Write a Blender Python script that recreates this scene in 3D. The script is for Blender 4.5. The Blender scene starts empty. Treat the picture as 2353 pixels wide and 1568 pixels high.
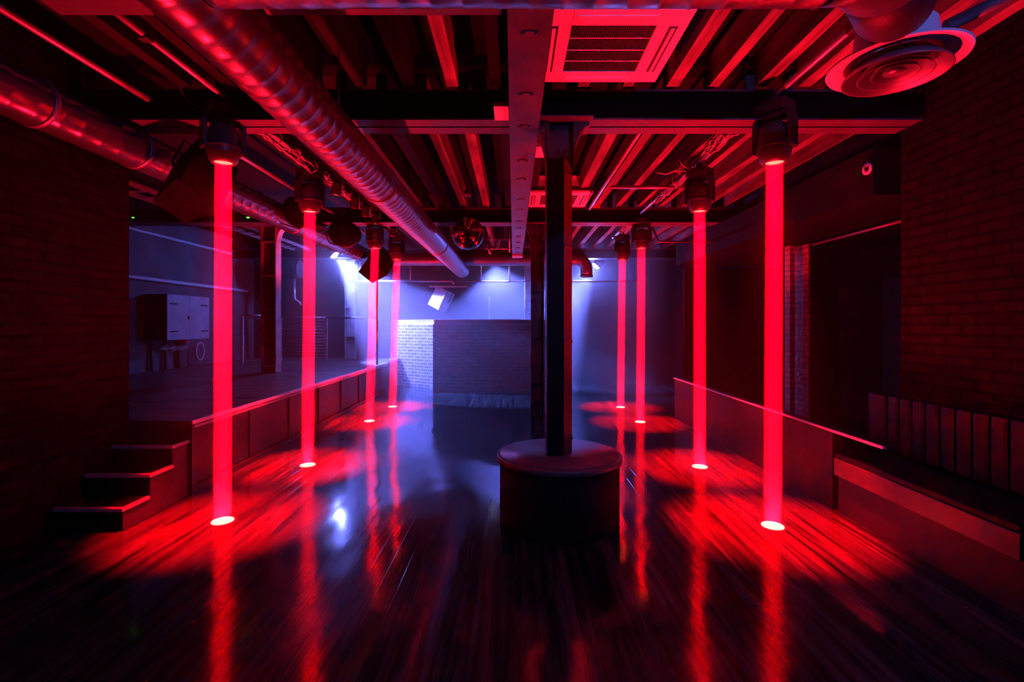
import bpy, bmesh, math, random
from mathutils import Vector, Matrix, Euler
random.seed(7)
R = math.radians
PI = math.pi
scene = bpy.context.scene
COL = scene.collection

# ------------------------------------------------------------------ helpers
ORG = {}


class MB:
    """collects shapes, then links them as one mesh object"""
    def __init__(self):
        self.bm = bmesh.new()

    def _xf(self, verts, M):
        for v in verts:
            v.co = M @ v.co

    def box(self, x0, x1, y0, y1, z0, z1, bev=0.0, M=None):
        r = bmesh.ops.create_cube(self.bm, size=1.0)
        vs = r['verts']
        for v in vs:
            v.co = Vector(((x0 + x1) / 2 + v.co.x * (x1 - x0), (y0 + y1) / 2 + v.co.y * (y1 - y0), (z0 + z1) / 2 + v.co.z * (z1 - z0)))
        if bev > 0:
            es = list({e for v in vs for e in v.link_edges})
            rr = bmesh.ops.bevel(self.bm, geom=es, offset=bev, segments=2, profile=0.7, affect='EDGES')
            vs = list({v for f in rr['faces'] for v in f.verts} | {v for v in vs if v.is_valid})
        if M is not None:
            self._xf(vs, M)
        return self

    def rbox(self, c, s, rot=(0, 0, 0), bev=0.0):
        M = Matrix.Translation(Vector(c)) @ Euler(rot).to_matrix().to_4x4()
        return self.box(-s[0] / 2, s[0] / 2, -s[1] / 2, s[1] / 2, -s[2] / 2, s[2] / 2, bev, M)

    def cyl(self, p0, p1, r, n=20, r2=None, caps=True):
        p0 = Vector(p0); p1 = Vector(p1)
        r2 = r if r2 is None else r2
        ax = (p1 - p0).normalized()
        q = ax.to_track_quat('Z', 'Y').to_matrix()
        rings = []
        for p, rr in ((p0, r), (p1, r2)):
            rings.append([self.bm.verts.new(p + q @ Vector((math.cos(2 * PI * k / n) * rr, math.sin(2 * PI * k / n) * rr, 0))) for k in range(n)])
        for k in range(n):
            f = self.bm.faces.new((rings[0][k], rings[0][(k + 1) % n], rings[1][(k + 1) % n], rings[1][k]))
            f.smooth = True
        if caps:
            self.bm.faces.new(list(reversed(rings[0])))
            self.bm.faces.new(rings[1])
        return self

    def lathe(self, prof, c=(0, 0, 0), n=32, M=None, close=False):
        """prof: list of (r, z)"""
        rings = []
        new = []
        for (r, z) in prof:
            if r < 1e-6:
                v = self.bm.verts.new((c[0], c[1], c[2] + z)); rings.append([v]); new.append(v)
            else:
                ring = [self.bm.verts.new((c[0] + r * math.cos(2 * PI * k / n), c[1] + r * math.sin(2 * PI * k / n), c[2] + z)) for k in range(n)]
                rings.append(ring); new += ring
        for a, b in zip(rings[:-1], rings[1:]):
            for k in range(n):
                va = a[k % len(a)]; vb = a[(k + 1) % n] if len(a) > 1 else None
                wa = b[k % len(b)]; wb = b[(k + 1) % n] if len(b) > 1 else None
                if vb is None and wb is None:
                    continue
                if vb is None:
                    f = self.bm.faces.new((va, wb, wa))
                elif wb is None:
                    f = self.bm.faces.new((va, vb, wa))
                else:
                    f = self.bm.faces.new((va, vb, wb, wa))
                f.smooth = True
        if M is not None:
            self._xf(new, M)
        return self

    def tube(self, pts, r, n=10, caps=True):
        """round tube along a polyline"""
        P = [Vector(p) for p in pts]
        rings = []
        prev = None
        for i, p in enumerate(P):
            if i == 0: t = P[1] - P[0]
            elif i == len(P) - 1: t = P[-1] - P[-2]
            else: t = (P[i + 1] - P[i]).normalized() + (P[i] - P[i - 1]).normalized()
            t.normalize()
            if prev is None:
                a = Vector((0, 0, 1)) if abs(t.z) < 0.9 else Vector((1, 0, 0))
                u = t.cross(a).normalized()
            else:
                u = (prev - t * prev.dot(t)).normalized()
            prev = u
            w = t.cross(u)
            rr = r(i) if callable(r) else r
            rings.append([self.bm.verts.new(p + (u * math.cos(2 * PI * k / n) + w * math.sin(2 * PI * k / n)) * rr) for k in range(n)])
        for a, b in zip(rings[:-1], rings[1:]):
            for k in range(n):
                f = self.bm.faces.new((a[k], a[(k + 1) % n], b[(k + 1) % n], b[k])); f.smooth = True
        if caps:
            self.bm.faces.new(list(reversed(rings[0]))); self.bm.faces.new(rings[-1])
        return self

    def prism(self, poly, axis, a0, a1):
        """poly of 2D points extruded along axis ('X','Y','Z') from a0 to a1"""
        def mk(p, a):
            return {'X': (a, p[0], p[1]), 'Y': (p[0], a, p[1]), 'Z': (p[0], p[1], a)}[axis]
        A = [self.bm.verts.new(mk(p, a0)) for p in poly]
        B = [self.bm.verts.new(mk(p, a1)) for p in poly]
        n = len(poly)
        for k in range(n):
            self.bm.faces.new((A[k], A[(k + 1) % n], B[(k + 1) % n], B[k]))
        self.bm.faces.new(list(reversed(A))); self.bm.faces.new(B)
        return self

    def spiral(self, p0, p1, r, pitch=0.11, n=40, h=0.006):
        """spiral-seam duct from p0 to p1, capped with a flat mouth"""
        p0 = Vector(p0); p1 = Vector(p1); L = (p1 - p0).length
        q = (p1 - p0).normalized().to_track_quat('Z', 'Y').to_matrix()
        w = pitch * 0.10
        rows = []
        base = [0, w, 2 * w, pitch * 0.55]
        nt = int(L / pitch) + 3
        prev = None
        for t in range(-1, nt):
            for j, b in enumerate(base):
                ring = []
                for k in range(n):
                    s = t * pitch + b + pitch * k / n
                    s = min(max(s, 0), L)
                    rr = r + (h if j == 1 else 0)
                    a = 2 * PI * k / n
                    ring.append(self.bm.verts.new(p0 + q @ Vector((math.cos(a) * rr, math.sin(a) * rr, s))))
                if prev:
                    for k in range(n - 1):
                        try:
                            f = self.bm.faces.new((prev[k], prev[k + 1], ring[k + 1], ring[k])); f.smooth = True
                        except ValueError:
                            pass
                rows.append(ring); prev = ring
        # close the seam column between k=n-1 and k=0 of the next turn
        m = len(base)
        for i in range(len(rows) - m - 1):
            a, b = rows[i], rows[i + 1]
            c, d = rows[i + m], rows[i + m + 1]
            f = self.bm.faces.new((a[n - 1], c[0], d[0], b[n - 1])); f.smooth = True
        self.cyl(p0, p0 + (p1 - p0).normalized() * 0.004, r * 1.0, n)
        self.cyl(p1 - (p1 - p0).normalized() * 0.004, p1, r * 1.0, n)
        bmesh.ops.remove_doubles(self.bm, verts=self.bm.verts, dist=1e-5)
        return self

    def build(self, name, mat, parent=None, origin=None, smooth=None):
        o0 = Vector(origin) if origin is not None else (ORG[parent] if parent is not None else Vector((0, 0, 0)))
        bmesh.ops.recalc_face_normals(self.bm, faces=self.bm.faces)
        for v in self.bm.verts:
            v.co -= o0
        me = bpy.data.meshes.new(name)
        self.bm.to_mesh(me); self.bm.free()
        me.materials.append(mat)
        o = bpy.data.objects.new(name, me)
        COL.objects.link(o)
        if parent is not None:
            o.parent = parent
        else:
            o.location = o0
        ORG[o] = o0
        return o


def tag(o, label=None, cat=None, group=None, kind=None):
    if label: o['label'] = label
    if cat: o['category'] = cat
    if group: o['group'] = group
    if kind: o['kind'] = kind
    return o


def thing(name, label, cat, loc=(0, 0, 0), group=None, kind=None):
    o = bpy.data.objects.new(name, None)
    o.empty_display_size = 0.1
    COL.objects.link(o)
    o.location = loc
    ORG[o] = Vector(loc)
    return tag(o, label, cat, group, kind)


def kids(o):
    return [c for c in bpy.data.objects if c.parent == o]


def dup(root, loc, label, rotz=None, group=None):
    def cp(o, par):
        c = o.copy(); COL.objects.link(c)
        c.parent = par
        for ch in kids(o):
            cp(ch, c)
        return c
    chs = kids(root)
    r = root.copy(); COL.objects.link(r)
    for ch in chs:
        cp(ch, r)
    r.location = loc
    if rotz is not None: r.rotation_euler = (0, 0, rotz)
    r['label'] = label
    if group: r['group'] = group
    return r


# ------------------------------------------------------------------ materials
def mat(name, col, rough=0.6, metal=0.0, spec=0.5, var=0.0, vscale=6.0, bump=0.0, bscale=30.0, stretch=(1, 1, 1), rvar=0.0, coat=0.0):
    m = bpy.data.materials.new(name); m.use_nodes = True
    nt = m.node_tree; N = nt.nodes; L = nt.links
    b = N['Principled BSDF']
    b.inputs['Base Color'].default_value = (*col, 1)
    b.inputs['Roughness'].default_value = rough
    b.inputs['Metallic'].default_value = metal
    b.inputs['Specular IOR Level'].default_value = spec
    b.inputs['Coat Weight'].default_value = coat
    if var or bump or rvar:
        tc = N.new('ShaderNodeTexCoord'); mp = N.new('ShaderNodeMapping')
        mp.inputs['Scale'].default_value = stretch
        L.new(tc.outputs['Object'], mp.inputs['Vector'])
        nz = N.new('ShaderNodeTexNoise'); nz.inputs['Scale'].default_value = vscale; nz.inputs['Detail'].default_value = 6
        L.new(mp.outputs[0], nz.inputs['Vector'])
        if var:
            rp = N.new('ShaderNodeValToRGB')
            rp.color_ramp.elements[0].position = 0.3; rp.color_ramp.elements[1].position = 0.72
            rp.color_ramp.elements[0].color = (*[c * (1 - var) for c in col], 1)
            rp.color_ramp.elements[1].color = (*[min(1, c * (1 + var)) for c in col], 1)
            L.new(nz.outputs['Fac'], rp.inputs['Fac']); L.new(rp.outputs[0], b.inputs['Base Color'])
        if rvar:
            mr = N.new('ShaderNodeMapRange')
            mr.inputs['From Min'].default_value = 0.3; mr.inputs['From Max'].default_value = 0.7
            mr.inputs['To Min'].default_value = max(0.03, rough - rvar); mr.inputs['To Max'].default_value = min(1, rough + rvar)
            L.new(nz.outputs['Fac'], mr.inputs['Value']); L.new(mr.outputs[0], b.inputs['Roughness'])
        if bump:
            n2 = N.new('ShaderNodeTexNoise'); n2.inputs['Scale'].default_value = bscale; n2.inputs['Detail'].default_value = 4
            L.new(mp.outputs[0], n2.inputs['Vector'])
            bp = N.new('ShaderNodeBump'); bp.inputs['Strength'].default_value = bump; bp.inputs['Distance'].default_value = 0.01
            L.new(n2.outputs['Fac'], bp.inputs['Height']); L.new(bp.outputs[0], b.inputs['Normal'])
    return m


def brick_mat(name, c1, c2, mortar, axis, rough=0.75, bw=0.225, rh=0.075, ms=0.011, bump=0.6, angle=0.0, spec=0.4):
    """axis: 'X' = face looks along X (brick courses run in Y), 'Y' = face looks along Y"""
    m = bpy.data.materials.new(name); m.use_nodes = True
    nt = m.node_tree; N = nt.nodes; L = nt.links
    b = N['Principled BSDF']; b.inputs['Roughness'].default_value = rough
    b.inputs['Specular IOR Level'].default_value = spec
    tc = N.new('ShaderNodeTexCoord'); sx = N.new('ShaderNodeSeparateXYZ'); cx = N.new('ShaderNodeCombineXYZ')
    src = tc.outputs['Object']
    if angle:
        vr = N.new('ShaderNodeVectorRotate'); vr.rotation_type = 'Z_AXIS'; vr.inputs['Angle'].default_value = angle
        L.new(src, vr.inputs['Vector']); src = vr.outputs[0]
    L.new(src, sx.inputs[0])
    L.new(sx.outputs['Y' if axis == 'X' else 'X'], cx.inputs['X']); L.new(sx.outputs['Z'], cx.inputs['Y'])
    br = N.new('ShaderNodeTexBrick')
    br.inputs['Scale'].default_value = 1.0
    br.inputs['Brick Width'].default_value = bw; br.inputs['Row Height'].default_value = rh
    br.inputs['Mortar Size'].default_value = ms; br.inputs['Mortar Smooth'].default_value = 0.2
    br.inputs['Color1'].default_value = (*c1, 1); br.inputs['Color2'].default_value = (*c2, 1); br.inputs['Mortar'].default_value = (*mortar, 1)
    L.new(cx.outputs[0], br.inputs['Vector'])
    nz = N.new('ShaderNodeTexNoise'); nz.inputs['Scale'].default_value = 9; nz.inputs['Detail'].default_value = 6
    L.new(tc.outputs['Object'], nz.inputs['Vector'])
    mx = N.new('ShaderNodeMix'); mx.data_type = 'RGBA'; mx.blend_type = 'MULTIPLY'; mx.inputs['Factor'].default_value = 0.7
    rp = N.new('ShaderNodeValToRGB'); rp.color_ramp.elements[0].position = 0.3; rp.color_ramp.elements[1].position = 0.65
    rp.color_ramp.elements[0].color = (0.45, 0.45, 0.45, 1)
    L.new(nz.outputs['Fac'], rp.inputs['Fac'])
    L.new(br.outputs['Color'], mx.inputs['A']); L.new(rp.outputs[0], mx.inputs['B']); L.new(mx.outputs['Result'], b.inputs['Base Color'])
    inv = N.new('ShaderNodeMath'); inv.operation = 'MULTIPLY_ADD'; inv.inputs[1].default_value = -1.0
    L.new(br.outputs['Fac'], inv.inputs[0]); 
    sc = N.new('ShaderNodeMath'); sc.operation = 'MULTIPLY'; sc.inputs[1].default_value = 0.5
    L.new(nz.outputs['Fac'], sc.inputs[0]); L.new(sc.outputs[0], inv.inputs[2])
    bp = N.new('ShaderNodeBump'); bp.inputs['Strength'].default_value = bump; bp.inputs['Distance'].default_value = 0.012
    L.new(inv.outputs[0], bp.inputs['Height']); L.new(bp.outputs[0], b.inputs['Normal'])
    return m


def emit(name, col, strength):
    m = bpy.data.materials.new(name); m.use_nodes = True
    nt = m.node_tree; nt.nodes.remove(nt.nodes['Principled BSDF'])
    e = nt.nodes.new('ShaderNodeEmission'); e.inputs[0].default_value = (*col, 1); e.inputs[1].default_value = strength
    nt.links.new(e.outputs[0], nt.nodes['Material Output'].inputs['Surface'])
    return m


def floor_mat():
    m = bpy.data.materials.new('varnished_planks'); m.use_nodes = True
    nt = m.node_tree; N = nt.nodes; L = nt.links
    b = N['Principled BSDF']
    tc = N.new('ShaderNodeTexCoord'); sx = N.new('ShaderNodeSeparateXYZ'); cx = N.new('ShaderNodeCombineXYZ')
    L.new(tc.outputs['Object'], sx.inputs[0]); L.new(sx.outputs['Y'], cx.inputs['X']); L.new(sx.outputs['X'], cx.inputs['Y'])
    br = N.new('ShaderNodeTexBrick'); br.inputs['Scale'].default_value = 1
    br.inputs['Brick Width'].default_value = 2.6; br.inputs['Row Height'].default_value = 0.11
    br.inputs['Mortar Size'].default_value = 0.004; br.inputs['Mortar Smooth'].default_value = 0.3
    br.inputs['Color1'].default_value = (0.018, 0.017, 0.017, 1); br.inputs['Color2'].default_value = (0.034, 0.032, 0.031, 1)
    br.inputs['Mortar'].default_value = (0.012, 0.011, 0.010, 1)
    L.new(cx.outputs[0], br.inputs['Vector'])
    # grain: long streaks running with the boards
    mp = N.new('ShaderNodeMapping'); mp.inputs['Scale'].default_value = (22, 0.9, 1)
    L.new(tc.outputs['Object'], mp.inputs['Vector'])
    g = N.new('ShaderNodeTexNoise'); g.inputs['Scale'].default_value = 1; g.inputs['Detail'].default_value = 5; g.inputs['Roughness'].default_value = 0.65
    L.new(mp.outputs[0], g.inputs['Vector'])
    gr = N.new('ShaderNodeValToRGB'); gr.color_ramp.elements[0].position = 0.36; gr.color_ramp.elements[1].position = 0.66
    gr.color_ramp.elements[0].color = (0.10, 0.10, 0.10, 1); gr.color_ramp.elements[1].color = (2.4, 2.4, 2.4, 1)
    L.new(g.outputs['Fac'], gr.inputs['Fac'])
    mx = N.new('ShaderNodeMix'); mx.data_type = 'RGBA'; mx.blend_type = 'MULTIPLY'; mx.inputs['Factor'].default_value = 1
    L.new(br.outputs['Color'], mx.inputs['A']); L.new(gr.outputs[0], mx.inputs['B']); L.new(mx.outputs['Result'], b.inputs['Base Color'])
    # polish: worn and shiny patches
    w = N.new('ShaderNodeTexNoise'); w.inputs['Scale'].default_value = 1.0; w.inputs['Detail'].default_value = 1.5; w.inputs['Distortion'].default_value = 0.2
    L.new(tc.outputs['Object'], w.inputs['Vector'])
    mr = N.new('ShaderNodeMapRange'); mr.inputs['From Min'].default_value = 0.28; mr.inputs['From Max'].default_value = 0.72
    mr.inputs['To Min'].default_value = FLOOR_R0; mr.inputs['To Max'].default_value = FLOOR_R1
    L.new(w.outputs['Fac'], mr.inputs['Value']); L.new(mr.outputs[0], b.inputs['Roughness'])
    b.inputs['Specular IOR Level'].default_value = 0.32
    # relief: board joints, grain, slow unevenness
    h = N.new('ShaderNodeMath'); h.operation = 'MULTIPLY_ADD'; h.inputs[1].default_value = -0.35
    L.new(br.outputs['Fac'], h.inputs[0])
    gs = N.new('ShaderNodeMath'); gs.operation = 'MULTIPLY'; gs.inputs[1].default_value = 0.16
    L.new(g.outputs['Fac'], gs.inputs[0]); L.new(gs.outputs[0], h.inputs[2])
    bp = N.new('ShaderNodeBump'); bp.inputs['Strength'].default_value = 0.22; bp.inputs['Distance'].default_value = 0.004
    L.new(h.outputs[0], bp.inputs['Height'])
    mp2 = N.new('ShaderNodeMapping'); mp2.inputs['Scale'].default_value = (1.7, 0.9, 1)
    L.new(tc.outputs['Object'], mp2.inputs['Vector'])
    sw = N.new('ShaderNodeTexNoise'); sw.inputs['Scale'].default_value = 1; sw.inputs['Detail'].default_value = 2
    L.new(mp2.outputs[0], sw.inputs['Vector'])
    bp2 = N.new('ShaderNodeBump'); bp2.inputs['Strength'].default_value = 0.6; bp2.inputs['Distance'].default_value = 0.02
    L.new(sw.outputs['Fac'], bp2.inputs['Height']); L.new(bp.outputs[0], bp2.inputs['Normal'])
    L.new(bp2.outputs[0], b.inputs['Normal'])
    return m


def tread_mat():
    m = bpy.data.materials.new('tread_plate'); m.use_nodes = True
    nt = m.node_tree; N = nt.nodes; L = nt.links
    b = N['Principled BSDF']
    b.inputs['Base Color'].default_value = (0.12, 0.12, 0.14, 1); b.inputs['Metallic'].default_value = 0.4; b.inputs['Roughness'].default_value = 0.38
    tc = N.new('ShaderNodeTexCoord'); mp = N.new('ShaderNodeMapping'); mp.inputs['Rotation'].default_value = (0, 0, R(45)); mp.inputs['Scale'].default_value = (55, 55, 1)
    L.new(tc.outputs['Object'], mp.inputs['Vector'])
    ch = N.new('ShaderNodeTexVoronoi'); ch.inputs['Scale'].default_value = 1; ch.inputs['Randomness'].default_value = 0.0
    L.new(mp.outputs[0], ch.inputs['Vector'])
    bp = N.new('ShaderNodeBump'); bp.inputs['Strength'].default_value = 0.6; bp.inputs['Distance'].default_value = 0.004; bp.invert = True
    L.new(ch.outputs['Distance'], bp.inputs['Height']); L.new(bp.outputs[0], b.inputs['Normal'])
    return m


def haze_mat(name, dens, col=(1, 1, 1), g=0.0):
    m = bpy.data.materials.new(name); m.use_nodes = True
    nt = m.node_tree; nt.nodes.remove(nt.nodes['Principled BSDF'])
    v = nt.nodes.new('ShaderNodeVolumeScatter'); v.inputs['Density'].default_value = dens; v.inputs['Color'].default_value = (*col, 1); v.inputs['Anisotropy'].default_value = g
    nt.links.new(v.outputs[0], nt.nodes['Material Output'].inputs['Volume'])
    return m


FLOOR_R0, FLOOR_R1 = 0.05, 0.20
M = {}
M['floor'] = floor_mat()
M['tread'] = tread_mat()
M['black_wall'] = mat('black_paint', (0.005, 0.005, 0.0055), 0.8, spec=0.03, var=0.3, vscale=3, bump=0.15)
M['back_wall'] = mat('dark_wall_paint', (0.035, 0.035, 0.037), 0.7, spec=0.2, var=0.25, vscale=1.2, bump=0.1)
M['grey_wall'] = mat('stage_wall_paint', (0.09, 0.09, 0.10), 0.7, spec=0.2, var=0.25, vscale=2, bump=0.1)
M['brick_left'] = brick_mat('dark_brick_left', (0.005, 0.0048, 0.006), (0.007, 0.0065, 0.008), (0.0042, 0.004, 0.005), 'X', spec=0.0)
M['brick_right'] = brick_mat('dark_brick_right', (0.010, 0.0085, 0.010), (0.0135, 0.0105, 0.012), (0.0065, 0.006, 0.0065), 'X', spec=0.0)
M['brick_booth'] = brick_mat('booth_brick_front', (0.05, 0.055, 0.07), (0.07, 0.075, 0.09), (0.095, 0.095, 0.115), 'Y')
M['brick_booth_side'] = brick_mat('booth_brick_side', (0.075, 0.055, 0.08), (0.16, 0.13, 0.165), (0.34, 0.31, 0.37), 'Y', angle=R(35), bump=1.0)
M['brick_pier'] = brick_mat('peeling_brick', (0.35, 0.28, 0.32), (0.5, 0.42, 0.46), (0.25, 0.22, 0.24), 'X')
M['ceiling'] = mat('ceiling_boards', (0.007, 0.007, 0.007), 0.9, spec=0.08, var=0.3, vscale=5, stretch=(1, 8, 1))
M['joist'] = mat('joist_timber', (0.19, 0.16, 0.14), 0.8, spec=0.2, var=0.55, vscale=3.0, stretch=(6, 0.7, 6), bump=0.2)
M['joist_mid'] = mat('joist_timber_mid', (0.11, 0.095, 0.085), 0.8, spec=0.2, var=0.6, vscale=2.2, stretch=(6, 0.9, 6))  # dimmer copy of the joist timber for the less lit far bays
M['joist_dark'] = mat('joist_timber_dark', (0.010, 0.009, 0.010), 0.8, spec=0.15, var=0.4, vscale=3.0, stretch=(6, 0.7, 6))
M['steel'] = mat('red_oxide_steel', (0.055, 0.05, 0.07), 0.5, var=0.2, vscale=4)
M['girder'] = mat('galvanised_girder', (0.06, 0.06, 0.085), 0.42, metal=0.2, var=0.25, vscale=7, rvar=0.1)
M['black_steel'] = mat('black_gloss_steel', (0.05, 0.04, 0.042), 0.30, metal=0.0, spec=0.6, var=0.3, vscale=5, rvar=0.1)
M['drain'] = mat('red_brown_gloss', (0.10, 0.04, 0.04), 0.42, spec=0.6)  # red light on the column's right side, put into the colour
M['face'] = mat('dark_brown_gloss', (0.012, 0.008, 0.008), 0.5, spec=0.2)
M['col_grey'] = mat('grey_painted_steel', (0.42, 0.42, 0.44), 0.45, var=0.4, vscale=5, bump=0.2)
M['col_web'] = mat('column_web_red', (0.10, 0.035, 0.04), 0.5, var=0.3, vscale=5)
M['galv'] = mat('galvanised_duct', (0.30, 0.30, 0.34), 0.30, metal=0.85, var=0.08, vscale=3)
M['galv_dull'] = mat('dull_duct', (0.20, 0.20, 0.23), 0.42, metal=0.7, var=0.1, vscale=3)
M['galv_dark'] = mat('dark_duct', (0.12, 0.12, 0.16), 0.23, metal=0.8, var=0.15, vscale=6)
M['flex'] = mat('black_flexible_duct', (0.02, 0.018, 0.022), 0.5, bump=0.3, bscale=60)
M['pipe'] = mat('steel_pipe', (0.34, 0.33, 0.36), 0.32, metal=0.7, var=0.2, vscale=12)
M['pipe_black'] = mat('black_pipe', (0.03, 0.03, 0.032), 0.35, spec=0.6)
M['plastic'] = mat('black_fixture_plastic', (0.022, 0.022, 0.024), 0.42, spec=0.5)
M['plastic_head'] = mat('black_head_plastic', (0.05, 0.045, 0.045), 0.38, spec=0.5)
M['speaker'] = mat('black_speaker_paint', (0.004, 0.004, 0.0045), 0.75, spec=0.02, bump=0.3, bscale=120)
M['speaker_pale'] = mat('pale_speaker_paint', (0.40, 0.39, 0.46), 0.55, var=0.1, vscale=5)
M['grille'] = mat('dark_grille', (0.004, 0.004, 0.0045), 0.8, spec=0.02)
M['white'] = mat('white_plastic', (0.86, 0.84, 0.86), 0.45, var=0.06, vscale=4)
M['bolt'] = mat('dark_bolts', (0.09, 0.08, 0.09), 0.5, metal=0.4)
M['slot'] = mat('slot_dark', (0.02, 0.018, 0.018), 0.6)
M['cable'] = mat('cable_sheath', (0.25, 0.23, 0.24), 0.25, spec=0.7)
M['cable_white'] = mat('white_cable', (0.75, 0.75, 0.78), 0.4)
M['stage_deck'] = mat('stage_deck_boards', (0.075, 0.07, 0.072), 0.42, var=0.7, vscale=1.8, stretch=(0.7, 3.5, 1), rvar=0.15)
M['stage_front'] = mat('stage_front_panels', (0.016, 0.016, 0.018), 0.5, spec=0.25, var=0.2, vscale=3)
M['stage_dark'] = mat('stage_end_black', (0.008, 0.008, 0.009), 0.6)
M['trim'] = mat('aluminium_nosing', (0.66, 0.64, 0.66), 0.38, metal=0.35)
M['step'] = mat('step_carpet', (0.004, 0.0036, 0.0036), 0.9, spec=0.02, bump=0.3, bscale=90)
M['nosing'] = mat('step_nosing', (0.30, 0.28, 0.28), 0.45)
M['step_side'] = mat('step_side_board', (0.03, 0.028, 0.03), 0.6, spec=0.2, var=0.4, vscale=4)
M['podium'] = mat('podium_dark_carpet', (0.008, 0.007, 0.007), 0.8, spec=0.2, bump=0.3, bscale=60)
M['rim'] = mat('podium_rim', (0.16, 0.10, 0.09), 0.45)
M['divider'] = mat('divider_panel', (0.010, 0.010, 0.012), 0.5, spec=0.2, var=0.3, vscale=2)
M['leather'] = mat('black_leatherette', (0.005, 0.0045, 0.005), 0.5, spec=0.15, bump=0.1, bscale=200)
M['bench_front'] = mat('bench_front_ply', (0.13, 0.09, 0.08), 0.4, var=0.35, vscale=4, bump=0.1)
M['bench_base'] = mat('bench_base_dark', (0.02, 0.018, 0.018), 0.6)
M['cupboard'] = mat('cupboard_paint', (0.40, 0.41, 0.45), 0.6, var=0.12, vscale=4)
M['guard'] = mat('smoked_guard', (0.05, 0.055, 0.09), 0.4)
M['cupboard_dark'] = mat('cupboard_dark', (0.012, 0.012, 0.014), 0.7)
M['glass_green'] = emit('green_led', (0.12, 1.0, 0.05), 3.0)
M['mirror'] = mat('mirror_tiles', (0.9, 0.9, 0.92), 0.06, metal=1.0)
M['door'] = mat('dark_door_paint', (0.01, 0.01, 0.012), 0.6, spec=0.1)
M['pale_paint'] = mat('pale_paint_patch', (0.55, 0.5, 0.56), 0.6, var=0.5, vscale=14)
M['paper'] = mat('sign_white', (0.8, 0.8, 0.8), 0.5)
M['sign_red'] = mat('sign_red', (0.6, 0.03, 0.03), 0.5)
M['lens_head'] = emit('lamp_lens_red', (1.0, 0.22, 0.14), 2.2)
M['lens_floor'] = emit('floor_lens_red', (1.0, 0.018, 0.0135), 60.0)  # painted glow of the spots where the beams land
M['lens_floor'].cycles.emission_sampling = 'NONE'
M['lens_blue'] = emit('lamp_lens_blue', (0.6, 0.7, 1.0), 14.0)
M['lens_blue'].cycles.emission_sampling = 'NONE'; M['lens_head'].cycles.emission_sampling = 'NONE'
M['chrome'] = emit('lamp_lens_amber', (1.0, 0.22, 0.03), 2.2); M['chrome'].cycles.emission_sampling = 'NONE'  # orange reflections in the can lenses painted as glow
M['haze'] = haze_mat('back_haze', 0.062, g=0.2)
M['shaft'] = haze_mat('beam_haze', 0.12)

# ------------------------------------------------------------------ setting
def struct(name, mb, m, label, cat, parent=None):
    o = mb.build(name, m, parent)
    if parent is None:
        tag(o, label, cat, kind='structure')
    return o

XL, XR, YB, YF, ZC = -6.55, 5.3, 12.3, -1.6, 3.52
struct('floor', MB().box(XL - .1, XR + .1, YF, YB + .1, -0.12, 0.0), M['floor'], 'dark varnished plank dance floor with glossy worn patches', 'floor')
struct('ceiling', MB().box(XL - .1, XR + .1, YF, YB + .1, ZC, ZC + .12), M['ceiling'], 'black boarded ceiling above the exposed joists', 'ceiling')
struct('wall_back', MB().box(XL - .1, XR + .1, YB, YB + .12, 0, ZC), M['back_wall'], 'dark back wall in blue haze behind the brick booth', 'wall')
struct('wall_left', MB().box(XL - .12, XL, YF, YB, 0, ZC), M['grey_wall'], 'grey painted wall at the left end of the stage', 'wall')
struct('wall_right', MB().box(XR, XR + .12, YF, YB, 0, ZC), M['black_wall'], 'black wall behind the low divider on the right', 'wall')
struct('wall_front', MB().box(XL - .1, XR + .1, YF - .12, YF, 0, ZC), M['black_wall'], 'black wall behind the viewer', 'wall')
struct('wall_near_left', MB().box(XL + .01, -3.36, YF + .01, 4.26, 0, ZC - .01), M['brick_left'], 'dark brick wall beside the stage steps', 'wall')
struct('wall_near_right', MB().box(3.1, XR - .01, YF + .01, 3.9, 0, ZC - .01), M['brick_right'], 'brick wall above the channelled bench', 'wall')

# joists between the steel beams
jn = 0
def joist(x, y0, y1, w, zb, m, label):
    o = MB().box(x - w / 2, x + w / 2, y0, y1, zb, ZC - 0.002).build('ceiling_joist', m)
    tag(o, label, 'joist', 'ceiling joists between the steel beams', 'structure')
rj = random.Random(3)
for bay, (y0, y1) in enumerate(((-1.4, 3.66), (3.94, 7.36), (7.64, 12.28))):
    for k in range(-9, 10):
        x = 0.52 + 0.33 * k + (0.06 if bay == 1 else 0) + rj.uniform(-.02, .02)
        if x < -3.1 and y0 < 0 and x - .05 < -3.3: continue
        if x > 3.05 and bay == 0: continue
        dark = not (x > 0.3 or -0.78 < x < -0.25)  # unlit joists: shade put in as a darker timber colour
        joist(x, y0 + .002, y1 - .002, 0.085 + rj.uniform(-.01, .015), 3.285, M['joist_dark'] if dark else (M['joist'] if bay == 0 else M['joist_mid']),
              'bare timber ceiling joist between two steel cross beams')

def cross_beam(yc, x0, x1, label, zb=3.04, zt=3.27, m='steel'):
    t = thing('cross_beam', label, 'steel beam', ((x0 + x1) / 2, yc, zb), 'steel cross beams', 'structure')
    MB().box(x0, x1, yc - .135, yc - .012, zb, zb + .014).box(x0, x1, yc + .012, yc + .135, zb, zb + .014).build('bottom_flange', M[m], t)
    MB().box(x0, x1, yc - .028, yc - .012, zb + .014, zt - .014).box(x0, x1, yc + .012, yc + .028, zb + .014, zt - .014).build('web', M['black_wall'], t)
    MB().box(x0, x1, yc - .135, yc - .012, zt - .014, zt).box(x0, x1, yc + .012, yc + .135, zt - .014, zt).build('top_flange', M[m], t)
    return t
cross_beam(3.80, -3.3, 3.08, 'nearer full-width steel cross beam resting on the podium column')
cross_beam(7.50, XL + .01, XR - .01, 'second steel cross beam behind the mirror ball')
cross_beam(11.45, XL + .01, XR - .01, 'steel cross beam at the back above the booth')
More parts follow.
